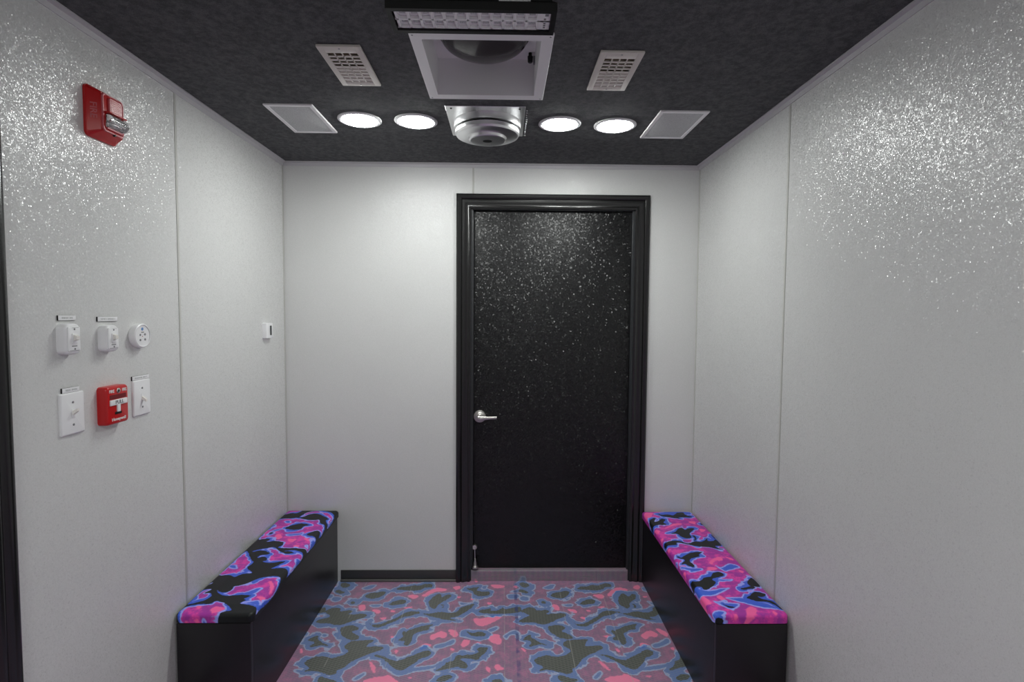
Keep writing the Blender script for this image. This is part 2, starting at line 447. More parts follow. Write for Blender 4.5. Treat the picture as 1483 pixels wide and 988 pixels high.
B_P = [[(-10,180),(80,170),(110,190),(60,215)],[(135,175),(230,125),(280,105),(370,120),(350,140),(260,140),(160,195)],[(420,105),(490,85),(500,105),(460,130)],
 [(590,200),(630,205),(610,225)],[(460,190),(510,190),(480,205)],[(745,240),(790,250),(765,270)],[(780,75),(900,85),(910,100),(840,115),(790,95)],
 [(610,390),(700,400),(780,370),(860,360),(880,385),(780,440),(690,470),(640,445)],[(200,560),(300,515),(360,520),(370,560),(330,580),(290,560),(230,600)],
 [(380,490),(450,510),(475,540),(450,575),(400,540)],[(110,690),(160,620),(230,645),(170,670)],[(500,640),(530,590),(590,600),(570,640),(520,665)],
 [(640,615),(690,620),(670,635)],[(750,580),(790,545),(850,540),(885,600),(870,640),(800,620)],[(400,670),(440,680),(420,700)],
 [(735,840),(770,860),(770,900),(740,880)],[(810,840),(850,820),(870,850),(910,865),(840,885)],[(0,940),(60,945),(20,960)],[(630,30),(660,45),(640,60)]]
def chaikin(p):
    q = np.roll(p, -1, 0)
    return np.stack([.78*p+.22*q, .22*p+.78*q], 1).reshape(-1, 2)
def world(polys, z): return [chaikin(chaikin(np.array([on_z(u, v, z) for u, v in p]))) for p in polys]
fK = world(cr(400,835,sF,A_K)+cr(590,835,sF,B_K), 0.); fL = world(cr(400,835,sF,A_L)+cr(590,835,sF,B_L), 0.)
fP = world(cr(400,835,sF,A_P)+cr(590,835,sF,B_P), 0.)
# left bench: coloured islands on black
l4 = [[(50,880),(55,810),(130,740),(200,700),(330,670),(570,670),(640,625),(720,640),(820,690),(880,755),(740,765),(650,830),(540,925),(500,990),(440,990),(60,990)],
 [(200,670),(400,490),(440,460),(610,455),(440,520),(560,515),(590,560),(480,620),(300,660)],
 [(640,460),(680,500),(760,520),(880,470),(860,430),(1000,410),(1120,370),(1250,310),(1420,285),(1500,280),(1560,290),(1560,430),(1450,560),(1290,700),(1240,770),(1200,690),(960,670),(1020,640),(1080,620),(1020,600),(1120,570),(1150,550),(930,545),(800,565),(700,545),(650,500)],
 [(640,270),(760,180),(900,50),(960,0),(1110,0),(1100,70),(1180,90),(1060,160),(1150,240),(980,260),(900,310),(830,270)],
 [(500,400),(600,350),(580,385)],[(1160,860),(1190,790),(1200,850)]]
l5 = [[(-60,760),(120,620),(160,640),(190,740),(240,790),(200,830),(110,880),(210,920),(230,945),(100,950),(0,970)],
 [(190,640),(400,600),(540,580),(600,640),(700,680),(820,660),(760,640),(640,640),(800,620),(920,640),(980,680),(860,820),(740,960),(740,900),(690,860),(440,890),(560,850),(700,775),(640,780),(480,805),(340,785),(440,765),(400,710),(270,740),(330,690),(480,680),(420,640),(330,630),(220,650)],
 [(260,480),(430,330),(490,270),(580,185),(760,195),(860,180),(900,200),(1080,220),(1160,205),(1170,260),(1240,270),(1250,360),(1180,420),(1160,345),(1060,370),(960,420),(1090,430),(1160,470),(1040,610),(960,600),(860,600),(640,600),(560,590),(640,560),(660,525),(640,510),(500,500),(400,515),(480,475),(400,465)],
 [(850,180),(1000,100),(1150,75),(1330,110),(1385,160),(1370,220),(1300,290),(1230,215),(1300,195),(1210,165),(1140,130),(1030,130),(920,180)],
 [(620,140),(690,65),(880,50),(940,65),(830,130),(780,115)]]
l5h = [[(660,325),(790,280),(900,260),(1040,280),(920,300),(900,340),(800,350),(720,340)],[(430,395),(480,375),(520,385),(470,405)]]
lL = cr(340,725,sB,[[(650,230),(740,220),(760,255),(690,260)],[(680,410),(860,400),(940,380),(920,420),(700,435)],[(950,570),(990,540),(1020,590)],[(430,380),(540,340),(660,330),(560,365)],[(110,900),(200,920),(100,945)]]) \
   + cr(240,800,sB,[[(940,540),(1120,490),(1260,440),(1300,460),(1130,560)],[(230,650),(430,600),(590,540),(560,590),(300,660)],[(350,890),(450,810),(430,930)],[(960,670),(1100,640),(1290,600),(1250,740),(1200,670)],[(1000,220),(1140,240),(980,255)],[(780,130),(920,120),(940,190),(860,180)]])
lP = cr(240,800,sB,[[(1400,340),(1460,390),(1450,480),(1400,520),(1420,420)],[(1210,560),(1330,570),(1370,600),(1310,680),(1290,600)],[(350,690),(430,700),(400,740)],[(560,740),(640,700),(800,730),(600,790)],[(290,850),(340,830),(330,890)],[(130,860),(170,850),(160,890)]]) \
   + cr(340,725,sB,[[(520,460),(570,400),(640,440),(590,480)],[(700,480),(850,470),(780,520)],[(930,450),(1050,480),(1010,500)],[(800,560),(900,560),(830,590)],[(90,690),(130,660),(120,700)]])
r6K = [[(160,270),(170,210),(240,180),(250,200),(230,240),(300,230),(340,195),(400,215),(350,250),(410,275),(370,285),(270,275),(200,310),(150,330)],
 [(290,125),(330,150),(430,140),(510,160),(550,110),(640,105),(660,150),(770,165),(720,180),(540,180),(640,205),(500,190),(340,165),(300,150)],
 [(550,350),(610,310),(660,360),(700,330),(790,325),(760,365),(710,400),(750,450),(690,470),(600,440),(560,400),(450,400),(520,380)],
 [(740,420),(800,430),(815,480),(780,500),(800,460)],
 [(345,530),(430,500),(550,490),(700,540),(790,500),(870,515),(920,500),(970,460),(960,500),(1040,500),(1080,460),(1180,560),(1060,560),(1100,590),(1200,600),(1130,610),(980,580),(800,570),(640,530),(520,520),(560,550),(430,550),(370,570)],
 [(540,690),(600,720),(650,700),(720,660),(920,640),(830,680),(860,710),(740,730),(710,770),(780,820),(780,860),(720,840),(660,800),(590,815),(640,770),(650,745),(550,720)],
 [(1010,400),(1060,430),(1080,470),(1040,440)],[(860,260),(900,250),(920,280)]]
r7K = [[(40,380),(60,335),(210,350),(260,300),(360,290),(400,230),(480,220),(560,270),(450,295),(360,320),(450,370),(340,450),(270,465),(220,410),(120,420),(40,420)],
 [(870,380),(870,340),(930,280),(1060,410),(1000,420),(900,410)],[(750,450),(860,430),(930,410),(990,430),(870,460),(830,470)],
 [(840,580),(910,540),(960,490),(1060,500),(1130,520),(1080,560),(990,550),(1060,590),(1190,600),(1300,670),(1370,740),(1230,650),(1130,620),(1020,630),(900,590)],
 [(400,960),(420,815),(560,810),(570,960)],[(520,655),(600,690),(720,700),(620,710),(560,680)]]
rL = cr(920,725,sB,[[(290,110),(500,90),(740,100),(760,140),(500,170),(300,150)],[(260,200),(300,190),(290,230),(250,230)],[(340,400),(540,340),(600,390),(540,410)],[(560,820),(720,860),(900,870),(890,900),(730,900),(600,860)],[(490,740),(560,780),(500,800)],[(1060,820),(1160,870),(1260,800),(1400,830),(1380,860),(1200,900),(1110,860)]]) \
   + cr(990,800,sB,[[(60,190),(160,170),(260,185),(200,210),(80,230)],[(500,180),(620,150),(680,110),(770,150),(700,180),(560,220)],[(90,430),(200,430),(300,480),(450,460),(640,430),(540,480),(430,540),(300,540),(140,530)],[(390,320),(680,320),(620,350),(480,350)],[(550,570),(830,570),(1000,620),(1180,650),(1330,730),(1020,700),(830,650),(640,600)],[(360,600),(500,640),(760,650),(740,700),(600,710)],[(340,770),(440,740),(560,750),(540,800),(400,810),(400,960),(350,860)],[(240,690),(290,720),(340,860),(270,770)]])
rP = cr(920,725,sB,[[(90,110),(230,120),(170,190),(120,210)],[(700,240),(800,230),(800,280)],[(420,310),(520,260),(640,270),(470,300),(360,340)],[(220,340),(310,350),(290,400)],[(310,460),(370,450),(310,510)],[(850,330),(960,340),(880,380)],[(980,780),(1070,730),(1150,710),(1190,770),(1060,760),(1020,820)],[(960,900),(980,840),(1110,880),(1000,900)],[(1200,710),(1300,720),(1320,760)],[(610,900),(660,910),(640,970)],[(390,590),(470,600),(420,630)]]) \
   + cr(990,800,sB,[[(160,530),(210,510),(290,570),(370,630),(350,650),(250,640),(220,690),(170,590)],[(440,560),(490,540),(560,600),(530,620)],[(850,720),(920,690),(990,720),(970,790),(920,850),(860,930),(870,820)],[(740,190),(830,210),(780,230)],[(1210,740),(1290,780),(1250,800)],[(690,780),(730,790),(710,830)]])

def sdf(P, polys, shifts=((0,0),), far=.09):
    out = np.full(len(P), far)
    for poly in polys:
        for s in shifts:
            q = poly+np.array(s)
            lo, hi = q.min(0)-far, q.max(0)+far
            idx = np.nonzero((P[:,0]>lo[0])&(P[:,0]<hi[0])&(P[:,1]>lo[1])&(P[:,1]<hi[1]))[0]
            if len(idx) == 0: continue
            X = P[idx]; d2 = np.full(len(idx), 1e9); ins = np.zeros(len(idx), bool)
            for a, b in zip(q, np.roll(q, -1, 0)):
                ab = b-a; t = np.clip(((X-a)@ab)/(ab@ab+1e-12), 0, 1)
                e = X-a-t[:,None]*ab; d2 = np.minimum(d2, (e*e).sum(1))
                c = (a[1] > X[:,1]) != (b[1] > X[:,1])
                xi = (b[0]-a[0])*(X[:,1]-a[1])/(b[1]-a[1]+1e-12)+a[0]
                ins ^= c & (X[:,0] < xi)
            d = np.sqrt(d2); d[ins] *= -1
            out[idx] = np.minimum(out[idx], d)
    return out
def put_motif(me, F):
    at = me.attributes.new('motif', 'FLOAT_VECTOR', 'POINT')
    at.data.foreach_set('vector', F.astype(np.float32).ravel())
def grid_mesh(name, P3, nx, ny):
    me = bpy.data.meshes.new(name)
    i = np.arange(nx-1)[None,:]+nx*np.arange(ny-1)[:,None]
    f = np.stack([i, i+1, i+nx+1, i+nx], -1).reshape(-1, 4)
    me.vertices.add(len(P3)); me.vertices.foreach_set('co', P3.astype(np.float32).ravel())
    me.loops.add(f.size); me.loops.foreach_set('vertex_index', f.ravel().astype(np.int32))
    me.polygons.add(len(f)); me.polygons.foreach_set('loop_start', np.arange(0, f.size, 4, dtype=np.int32))
    me.update(calc_edges=True); me.validate()
    return me

# floor: the print repeats with the period PX along the room's width and PY along its length
PX, PY = .955, 1.19
Y1 = LD
g_ = .006
def floor_patch(name, x0, x1, y0, y1, z):
    nx, ny = int((x1-x0)/g_)+1, int((y1-y0)/g_)+1
    xs = np.linspace(x0, x1, nx); ys = np.linspace(y0, y1, ny)
    X, Y = np.meshgrid(xs, ys)
    P = np.stack([X.ravel(), Y.ravel()], -1)
    # fold into the traced tile
    x00 = -.865; y11 = 2.85
    Q = P.copy(); Q[:,0] = x00+np.mod(P[:,0]-x00, PX); Q[:,1] = y11-np.mod(y11-P[:,1], PY)
    sh = [(i*PX, j*PY) for i in (-1,0,1) for j in (-1,0,1)]
    # evaluate once on a coarse lattice of the tile, then sample it
    n1, n2 = int(PX/.004), int(PY/.004)
    tx = x00+np.arange(n1+1)*PX/n1; ty = y11-PY+np.arange(n2+1)*PY/n2
    TX, TY = np.meshgrid(tx, ty); T = np.stack([TX.ravel(), TY.ravel()], -1)
    if not hasattr(floor_patch, 'c'):
        floor_patch.c = [sdf(T, L, sh).reshape(n2+1, n1+1) for L in (fK, fL, fP)]
    fx = (Q[:,0]-x00)/PX*n1; fy = (Q[:,1]-(y11-PY))/PY*n2
    ix = np.clip(fx.astype(int), 0, n1-1); iy = np.clip(fy.astype(int), 0, n2-1); ax = fx-ix; ay = fy-iy
    F = []
    for G in floor_patch.c:
        F.append((G[iy,ix]*(1-ax)+G[iy,ix+1]*ax)*(1-ay)+(G[iy+1,ix]*(1-ax)+G[iy+1,ix+1]*ax)*ay)
    me = grid_mesh(name, np.stack([P[:,0], P[:,1], np.full(len(P), z)], -1), nx, ny)
    put_motif(me, np.stack(F, -1))
    return me
fl = link('floor', floor_patch('floor', XL, XR, YN, D, 0.), M['floor'], None, 'structure')
b = MB(); b.box(XL-TH, XR+TH, YN-TH, D+.2, -.06, -.0015); struct('floor_slab', b, M['base'], fl)
M['thr'] = M['floor'].copy(); M['thr'].name = 'scuffed_threshold_sheet'
n = N(M['thr'])
src = n.b.inputs['Base Color'].links[0].from_socket
mp = n.new('ShaderNodeMapping'); mp.inputs['Scale'].default_value = (6, 40, 70); mp.inputs['Rotation'].default_value = (0,.25,0)
n.link(n.coord(), mp.inputs[0])
n.link(n.mix(n.math('ADD', .55, n.math('MULTIPLY', n.step(n.noise(1.5, 4, .6, mp.outputs[0]), .48, .66), .32)), src, (.21,.22,.225)), n.b.inputs['Base Color'])
def sill():
    x0, x1 = JL+.0065, JR-.0065
    path = [(D-.003,0.),(D-.003,.052),(D-.0022,.0565),(D,.0585),(D+.003,.0590),(LD+.02,.0590)]
    xs = np.linspace(x0, x1, 160); rows = []; run = D-.003
    pts = []
    for a, c in zip(path, path[1:]):
        k = max(int(math.dist(a, c)/.004), 1)
        pts += [(a[0]+(c[0]-a[0])*q/k, a[1]+(c[1]-a[1])*q/k) for q in range(k)]
    pts.append(path[-1])
    P3 = []; U = []
    for q, (y, z) in enumerate(pts):
        if q: run += math.dist(pts[q-1], pts[q])
        for x in xs: P3.append((x, y, z)); U.append((x, run))
    me = grid_mesh('trim_12', np.array(P3), len(xs), len(pts))
    U = np.array(U); sh = [(i*PX, j*PY) for i in (-1,0,1) for j in (-1,0,1)]
    put_motif(me, np.stack([sdf(U, L, sh) for L in (fK, fL, fP)], -1))
    return me
th = link('trim_12', sill(), M['thr'], None, 'structure')
b = MB(); b.box(JL+.0065, JR-.0065, D-.0015, D+.2, -.001, .0575); struct('threshold_block', b, M['basel'], th)

# ---------------------------------------------------------------- benches
def cushion(name, x0, x1, y0, y1, z0, z1, K, L, P, invert=None, parent=None):
    """upholstered slab: the cloth is a sheet folded over rounded edges; motifs follow the unfolded sheet"""
    r = .012; h = z1-z0; skirt = h-r; arc = r*PI/2
    def axis(a, b):
        inner = np.linspace(a+r, b-r, max(int((b-a)/.0035), 4))
        ar = np.linspace(0, 1, 8)[1:]; sk = np.linspace(0, 1, 6)[1:]
        lo = [(a+r-r*math.sin(t*PI/2), -r+r*math.cos(t*PI/2), a+r-arc*t) for t in ar]+[(a, -r-skirt*t, a+r-arc-skirt*t) for t in sk]
        hi = [(b-r+r*math.sin(t*PI/2), -r+r*math.cos(t*PI/2), b-r+arc*t) for t in ar]+[(b, -r-skirt*t, b-r+arc+skirt*t) for t in sk]
        return np.array(lo[::-1]+[(x, 0., x) for x in inner]+hi)
    ax, ay = axis(x0, x1), axis(y0, y1)
    PX_, PY_ = np.meshgrid(ax[:,0], ay[:,0]); ZX, ZY = np.meshgrid(ax[:,1], ay[:,1]); UX, UY = np.meshgrid(ax[:,2], ay[:,2])
    Z = z1+np.minimum(ZX, ZY)
    # round the plan corners a little
    cxs = np.clip(PX_, x0+.02, x1-.02); cys = np.clip(PY_, y0+.02, y1-.02)
    dx, dy = PX_-cxs, PY_-cys; d = np.hypot(dx, dy); m = np.maximum(abs(dx), abs(dy)); k = np.where(d > 1e-9, m/np.maximum(d, 1e-9), 1.)
    X3, Y3 = cxs+dx*k, cys+dy*k
    crown = .004*np.clip(np.minimum.reduce([PX_-x0, x1-PX_, PY_-y0, y1-PY_])/.06, 0, 1)
    P3 = np.stack([X3.ravel(), Y3.ravel(), (Z+crown).ravel()], -1)
    me = grid_mesh(name, P3, len(ax), len(ay))
    U = np.stack([UX.ravel(), UY.ravel()], -1)
    if invert is None: dK = sdf(U, K)
    else:
        dK = -sdf(U, invert)                      # black is whatever lies outside the coloured islands
        if K: dK = np.minimum(dK, sdf(U, K))
    put_motif(me, np.stack([dK, sdf(U, L), sdf(U, P)], -1))
    me.polygons.foreach_set('use_smooth', [True]*len(me.polygons)); me.update()
    return link(name, me, M['cush'], parent)
def bench(label, x0, x1, y0, y1, zt, base_inset_side, K, L, P, inv=None):
    t = thing('bench', label, 'bench', ((x0+x1)/2, (y0+y1)/2, 0), (0,0,0), 'print-topped wall benches')
    W, Lh = (x1-x0)/2, (y1-y0)/2
    inn = .010 if base_inset_side < 0 else -.0
    bx0, bx1 = -W+.004, W-.012
    if base_inset_side > 0: bx0, bx1 = -W+.012, W-.004
    zb = zt-.036
    b = MB()
    b.box(bx0, bx1, -Lh+.006, -Lh+.024, 0, zb, .0012)
    b.build('end_panel', M['bench'], t)
    b = MB()
    if base_inset_side > 0: b.box(bx0, bx0+.018, -Lh+.025, Lh, 0, zb, .0012)
    else: b.box(bx1-.018, bx1, -Lh+.025, Lh, 0, zb, .0012)
    b.build('front_panel', M['bench'], t)
    b = MB(); b.box(bx0+.004, bx1-.004, -Lh+.02, Lh, zb-.001, zb+.008, .001); b.build('seat_board', M['bench'], t)
    c = cushion('cushion', x0, x1, y0, y1, zt-.030, zt, K, L, P, inv, None)
    c.data.transform(Matrix.Translation((-(x0+x1)/2, -(y0+y1)/2, 0))); c.parent = t
    return t
ZT = .398
def fitL(L): return [np.stack([-.8645-(-.868-p[:,0])*.93, 1.842+(p[:,1]-1.851)*(.985/1.029)], -1) for p in L]
def fitR(L): return [np.stack([.757+(p[:,0]-.761)*.958, 1.826+(p[:,1]-1.842)*(.986/1.020)], -1) for p in L]
bench('bench along the left wall, black box with blue, magenta and mostly black swirl cushion', XL+.004, -.8645, 1.835, 2.829, ZT-.004, -1,
      fitL(world(cr(340,725,sB,l5h), ZT)), fitL(world(lL, ZT)), fitL(world(lP, ZT)), fitL(world(cr(240,800,sB,l4)+cr(340,725,sB,l5), ZT)))
bench('black box bench along the right wall with mostly pink and blue swirl cushion', .7560, XR-.008, 1.820, 2.814, ZT-.004, 1,
      fitR(world(cr(920,725,sB,r6K)+cr(990,800,sB,r7K), ZT)), fitR(world(rL, ZT)), fitR(world(rP, ZT)))

# ---------------------------------------------------------------- ceiling things
# downlights
def downlight(x, y, label):
    t = thing('downlight', label, 'ceiling light', (x,y,H), RC, 'round white downlights')
    MB().lathe([(.0685,.0),(.0865,.0),(.087,.003),(.084,.0055),(.075,.0065),(.0705,.0055),(.0685,.004)], seg=56).build('trim_ring', M['white'], t)
    MB().lathe([(.0690,.0035),(.066,.0080),(.055,.012),(.035,.015),(.0005,.0165)], seg=48, cap0=True, cap1=True).build('lens', M['lamp'], t)
    return t
dl = downlight(-.577, 2.211, 'leftmost round downlight, lit, next to the left white speaker')
dl.rotation_euler = RC
for x, y, lab in ((-.352, 2.219, 'lit round downlight just left of the round silver exhaust cap'),
                  (.233, 2.229, 'lit round downlight just right of the round silver exhaust cap'),
                  (.462, 2.240, 'rightmost round downlight, lit, next to the right white speaker')):
    c = copy_tree(dl); c.location = (x, y, H); c['label'] = lab
for x, y, lab in ((-.577, -.30, 'added unseen round downlight behind the camera, nearest the left wall'),
                  (-.352, -.30, 'added unseen round downlight behind the camera, second from the left wall'),
                  (.233, -.30, 'added unseen round downlight behind the camera, second from the right wall'),
                  (.462, -.30, 'added unseen round downlight behind the camera, nearest the right wall')):
    c = copy_tree(dl); c.location = (x, y, H); c['label'] = lab  # added row out of view, for more light on the near walls
    for o in [q for q in bpy.data.objects if q.parent == c and q.name.startswith('lens')]:
        o.data = o.data.copy(); o.data.materials[0] = M['lamp_unseen']

# flush speakers
def speaker(x0, x1, y0, y1, label, flip):
    w, h = x1-x0, y1-y0
    t = thing('ceiling_speaker', label, 'speaker', ((x0+x1)/2, (y0+y1)/2, H), RC, 'white flush ceiling speakers')
    b = MB(); b.rrect(w, h, .004, [(0,0),(0,.004),(.002,.006),(.015,.006),(.017,.003)], cap0=True, cap1=False)
    b.build('frame', M['paint'], t)
    b = MB(); b.rrect(w-.030, h-.030, .018, [(0,.002),(.0,.0035),(.004,.0045)]); b.build('grille', M['grille'], t)
    return t
m = M['grille']; nn = N(m)
v = nn.new('ShaderNodeTexVoronoi'); v.inputs['Scale'].default_value = 320; nn.link(nn.coord(), v.inputs['Vector'])
nn.link(nn.mix(nn.step(v.outputs[0], .25, .45), (.32,.33,.33), (.52,.53,.53)), nn.b.inputs['Base Color'])
speaker(-.898, -.713, 2.055, 2.366, 'white-framed flat speaker with grey mesh, left of the downlights', 0)
speaker(.601, .792, 2.070, 2.383, 'white-framed flat speaker with grey mesh, right of the downlights', 1)

# cream supply registers
def vent(x0, x1, y0, y1, label):
    w, h = x1-x0, y1-y0
    t = thing('ceiling_vent', label, 'vent', ((x0+x1)/2, (y0+y1)/2, H), RC, 'cream ceiling vents')
    gw, gh = w*.70, h*.74          # slotted field
    off = -.004
    b = MB()
    z0, z1 = .0008, .0085
    b.box(-w/2, -gw/2, -h/2, h/2, z0, z1, .0015); b.box(gw/2, w/2, -h/2, h/2, z0, z1, .0015)
    b.box(-gw/2-.001, gw/2+.001, -h/2, -gh/2+off, z0, z1, .0015); b.box(-gw/2-.001, gw/2+.001, gh/2+off, h/2, z0, z1, .0015)
    for k in range(1,4):
        x = -gw/2+gw*k/4; b.box(x-.0022, x+.0022, -gh/2+off, gh/2+off, z1-.002, z1, .0005)
    for k in range(1,9):
        y = -gh/2+off+gh*k/9; b.box(-gw/2, gw/2, y-.0042, y+.0042, z1-.002, z1, .0005)
    b.build('face_plate', M['cream'], t)
    MB().box(-gw/2, gw/2, -gh/2+off, gh/2+off, .0002, .0006).build('duct_opening', M['brown'], t)
    # louvre blades: those of the half away from the door stand open, the others face the viewer
    for k in range(9):
        y = -gh/2+off+gh*(k+.5)/9
        b = MB()
        far = k < 5            # local y points towards the camera
        if far: pr = [(-.0105,.0056),(.0085,.0050),(.0085,.0056),(-.0105,.0062)]
        else:   pr = [(.0080,.0010),(.0100,.0060),(.0106,.0060),(.0086,.0010)]
        b.rings([[(x, y+p, z) for p, z in pr] for x in (-gw/2, gw/2)])
        b.build('louvre', M['cream'], t)
    for s in (-1, 1):
        MB().lathe([(.003,z1-.0006),(.003,z1+.0008),(.0015,z1+.0012)], 0, s*(h/2-.013), 12, True, True).build('screw', M['screw'], t)
    return t
vent(-.543, -.414, 1.601, 1.870, 'cream slotted air vent on the left part of the ceiling')
vent(.289, .420, 1.611, 1.880, 'cream slotted air vent on the right part of the ceiling')

# recessed white box with smoked dome
cx, cy = (-.262+.144)/2, (1.520+1.975)/2
t = thing('recessed_ceiling_box', 'square white-framed recessed ceiling box with smoked dark dome inside', 'ceiling fixture', (cx, cy, H), RC)
ow, oh = .406, .455; iw, ih = RX1-RX0-.004, RY1-RY0-.004
icx, icy = (RX0+RX1)/2-cx, -((RY0+RY1)/2-cy)
DEP = .118
b = MB()
def rect_ring(w, h, x, y, z): return [(x-w/2,y-h/2,z),(x+w/2,y-h/2,z),(x+w/2,y+h/2,z),(x-w/2,y+h/2,z)]
b.rings([rect_ring(ow,oh,0,0,.0003), rect_ring(ow,oh,0,0,.005), rect_ring(ow-.003,oh-.003,0,0,.007), rect_ring(iw,ih,icx,icy,.007), rect_ring(iw,ih,icx,icy,.0003), rect_ring(ow,oh,0,0,.0003)], False, False)
b.build('frame', M['paint'], t, smooth=0)
b = MB()
b.rings([rect_ring(iw,ih,icx,icy,.0003), rect_ring(iw,ih,icx,icy,-DEP), rect_ring(iw+.003,ih+.003,icx,icy,-DEP-.004), rect_ring(iw+.003,ih+.003,icx,icy,.0003)], False, False)
b.box(icx-iw/2-.001, icx+iw/2+.001, icy-ih/2-.001, icy+ih/2+.001, -DEP-.004, -DEP)
b.build('housing', M['paint'], t, smooth=0)
dx, dy = -.060-cx, -(1.772-cy)
MB().lathe([(.146,-DEP),(.146,-DEP+.005),(.140,-DEP+.007)], dx, dy, 64, True, True).build('dome_ring', M['dark'], t)
MB().lathe([(.141*math.cos(a), -DEP+.006+.058*math.sin(a)) for a in np.linspace(0, PI/2-.01, 16)], dx, dy, 64, True, True).build('dome', M['glassdome'], t)
b = MB(); b.lathe([(.006,-DEP),(.006,-DEP+.010),(.0095,-DEP+.012),(.0085,-DEP+.030),(.007,-DEP+.032)], .094-cx, -(1.888-cy), 20, True, True)
b.build('knob', M['dark'], t)
b = MB(); b.box(icx+iw/2-.006, icx+iw/2-.0005, -(1.888-cy)-.008, -(1.888-cy)+.008, -DEP+.012, -DEP+.036, .001); b.build('latch', M['grey'], t)
for sx_ in (-1,1):
    for sy_ in (-1,1):
        MB().lathe([(.0028,.0065),(.0028,.0078),(.001,.008)], sx_*(ow/2-.010), sy_*(oh/2-.012), 10, True, True).build('screw', M['screw'], t)

# silver exhaust cap on a square plate
cx, cy = -.0625, 2.222
t = thing('exhaust_cap', 'round silver exhaust cap on a square hammered metal plate', 'vent', (cx, cy, H), RC)
x0, x1, y0, y1 = -.218-cx, .086-cx, -(2.385-cy), -(2.050-cy)
b = MB(); b.rrect(x1-x0, y1-y0, .003, [(0,.0003),(0,.002),(.001,.003)], (x0+x1)/2, (y0+y1)/2); b.build('mounting_plate', M['plate'], t)
MB().lathe([(.120,.003),(.1345,.003),(.1365,.014),(.1350,.0285),(.128,.030),(.118,.0295)], seg=72, cap0=True, cap1=True).build('collar', M['alu'], t)
MB().lathe([(.1215,.029),(.1215,.036)], seg=64, cap0=True, cap1=True).build('gap_ring', M['dark'], t)
MB().lathe([(.120,.0345),(.1275,.0350),(.1302,.039),(.1300,.050),(.1255,.0575),(.1170,.0615),(.0840,.0625),(.0785,.0640),(.0745,.0735),(.0700,.0765),(.0620,.0772),(.0200,.0772),(.0185,.066)], seg=72, cap0=True, cap1=False).build('cap', M['alu'], t, smooth=26)
MB().lathe([(.0183,.070),(.0183,.0766)], seg=32, cap0=True, cap1=True).build('centre_hole', M['dark'], t)
for sx_, sy_ in ((x0+.022,y1-.022),(x1-.022,y1-.022),(x0+.022,y0+.022),(x1-.022,y0+.022)):
    MB().lathe([(.004,.0028),(.004,.0048),(.002,.0055)], sx_, sy_, 12, True, True).build('screw', M['jamb'], t)
b = MB()
for k in range(13):
    yy = y0+.02+k*.0235; r = .0028 if k % 2 else .0036
    b.lathe([(.0004,.0006+2*r),(r*.8,.0006+1.6*r),(r,.0006+r),(r*.8,.0006+.4*r),(.0004,.0006)], x1+.008, yy, 10, True, True)
b.build('bead_chain', M['chrome'], t)

# black bar fixture at the top of the frame
HX0, HX1, HY0, HY1 = -.262, .1235, 1.232, 1.3385
cx, cy = (HX0+HX1)/2, (HY0+HY1)/2
t = thing('light_bar', 'black ceiling light bar with a long white reflector panel of square cells', 'ceiling fixture', (cx, cy, H), RC)
ZD = .100
w, h = HX1-HX0, HY1-HY0
b = MB()       # housing: a shell open underneath
b.rings([rect_ring(w-.022,h-.01,0,0,.030), rect_ring(w-.022,h-.006,0,0,ZD-.022), rect_ring(w,h,0,0,ZD-.018), rect_ring(w,h,0,0,ZD), rect_ring(w-.022,h-.026,0,.000,ZD), rect_ring(w-.024,h-.028,0,0,ZD-.003)], True, False)
b.build('housing', M['dark'], t, smooth=0)
pw, ph = w-.0245, h-.0285
b = MB(); b.box(-pw/2, pw/2, -ph/2, ph/2, ZD-.014, ZD-.0120)
nc = 12; cw = (pw-.034)/nc
for k in range(nc+1):
    x = -pw/2+.006+k*cw; b.box(x-.0035, x+.0035, -ph/2, ph/2, ZD-.012, ZD-.0045, .001)
b.box(-pw/2, pw/2, -.0035, .0035, ZD-.012, ZD-.0045, .001)
b.box(-pw/2, pw/2, -ph/2, -ph/2+.005, ZD-.012, ZD-.0045, .001); b.box(-pw/2, pw/2, ph/2-.005, ph/2, ZD-.012, ZD-.0045, .001)
b.box(pw/2-.026, pw/2, -ph/2, ph/2, ZD-.012, ZD-.0045, .001)
M['refl'] = mat('white_reflector', (.84,.84,.84), .4)
b.build('reflector_panel', M['refl'], t)
for k in range(nc):
    for s in (-1, 1):
        x = -pw/2+.006+(k+.5)*cw
        MB().box(x-.007, x+.007, s*ph/4-.005, s*ph/4+.005, ZD-.0121, ZD-.0100, .0008).build('diode', M['grille'], t)
b = MB()
for k in range(5): b.box(pw/2-.015, pw/2-.010, -ph/2+.010+k*.009, -ph/2+.016+k*.009, ZD-.0046, ZD-.0040)
b.box(pw/2-.013, pw/2-.005, ph/2-.017, ph/2-.008, ZD-.0046, ZD-.0040)
b.build('printed_marks', M['grey'], t)
b = MB(); b.box(-.008-cx, .063-cx, h/2-.0028, h/2-.0018, ZD-.038, ZD-.020, .0003); b.build('rating_label', M['grille'], t)
b = MB(); b.box(-.052-cx, -.034-cx, h/2-.0028, h/2-.0018, ZD-.030, ZD-.027, .0003); b.build('slot_mark', M['grille'], t)
for s in (-1, 1):
    b = MB(); b.box(s*.13-.012, s*.13+.012, -.02, .02, 0, .031, .002); b.build('bracket', M['dark'], t)

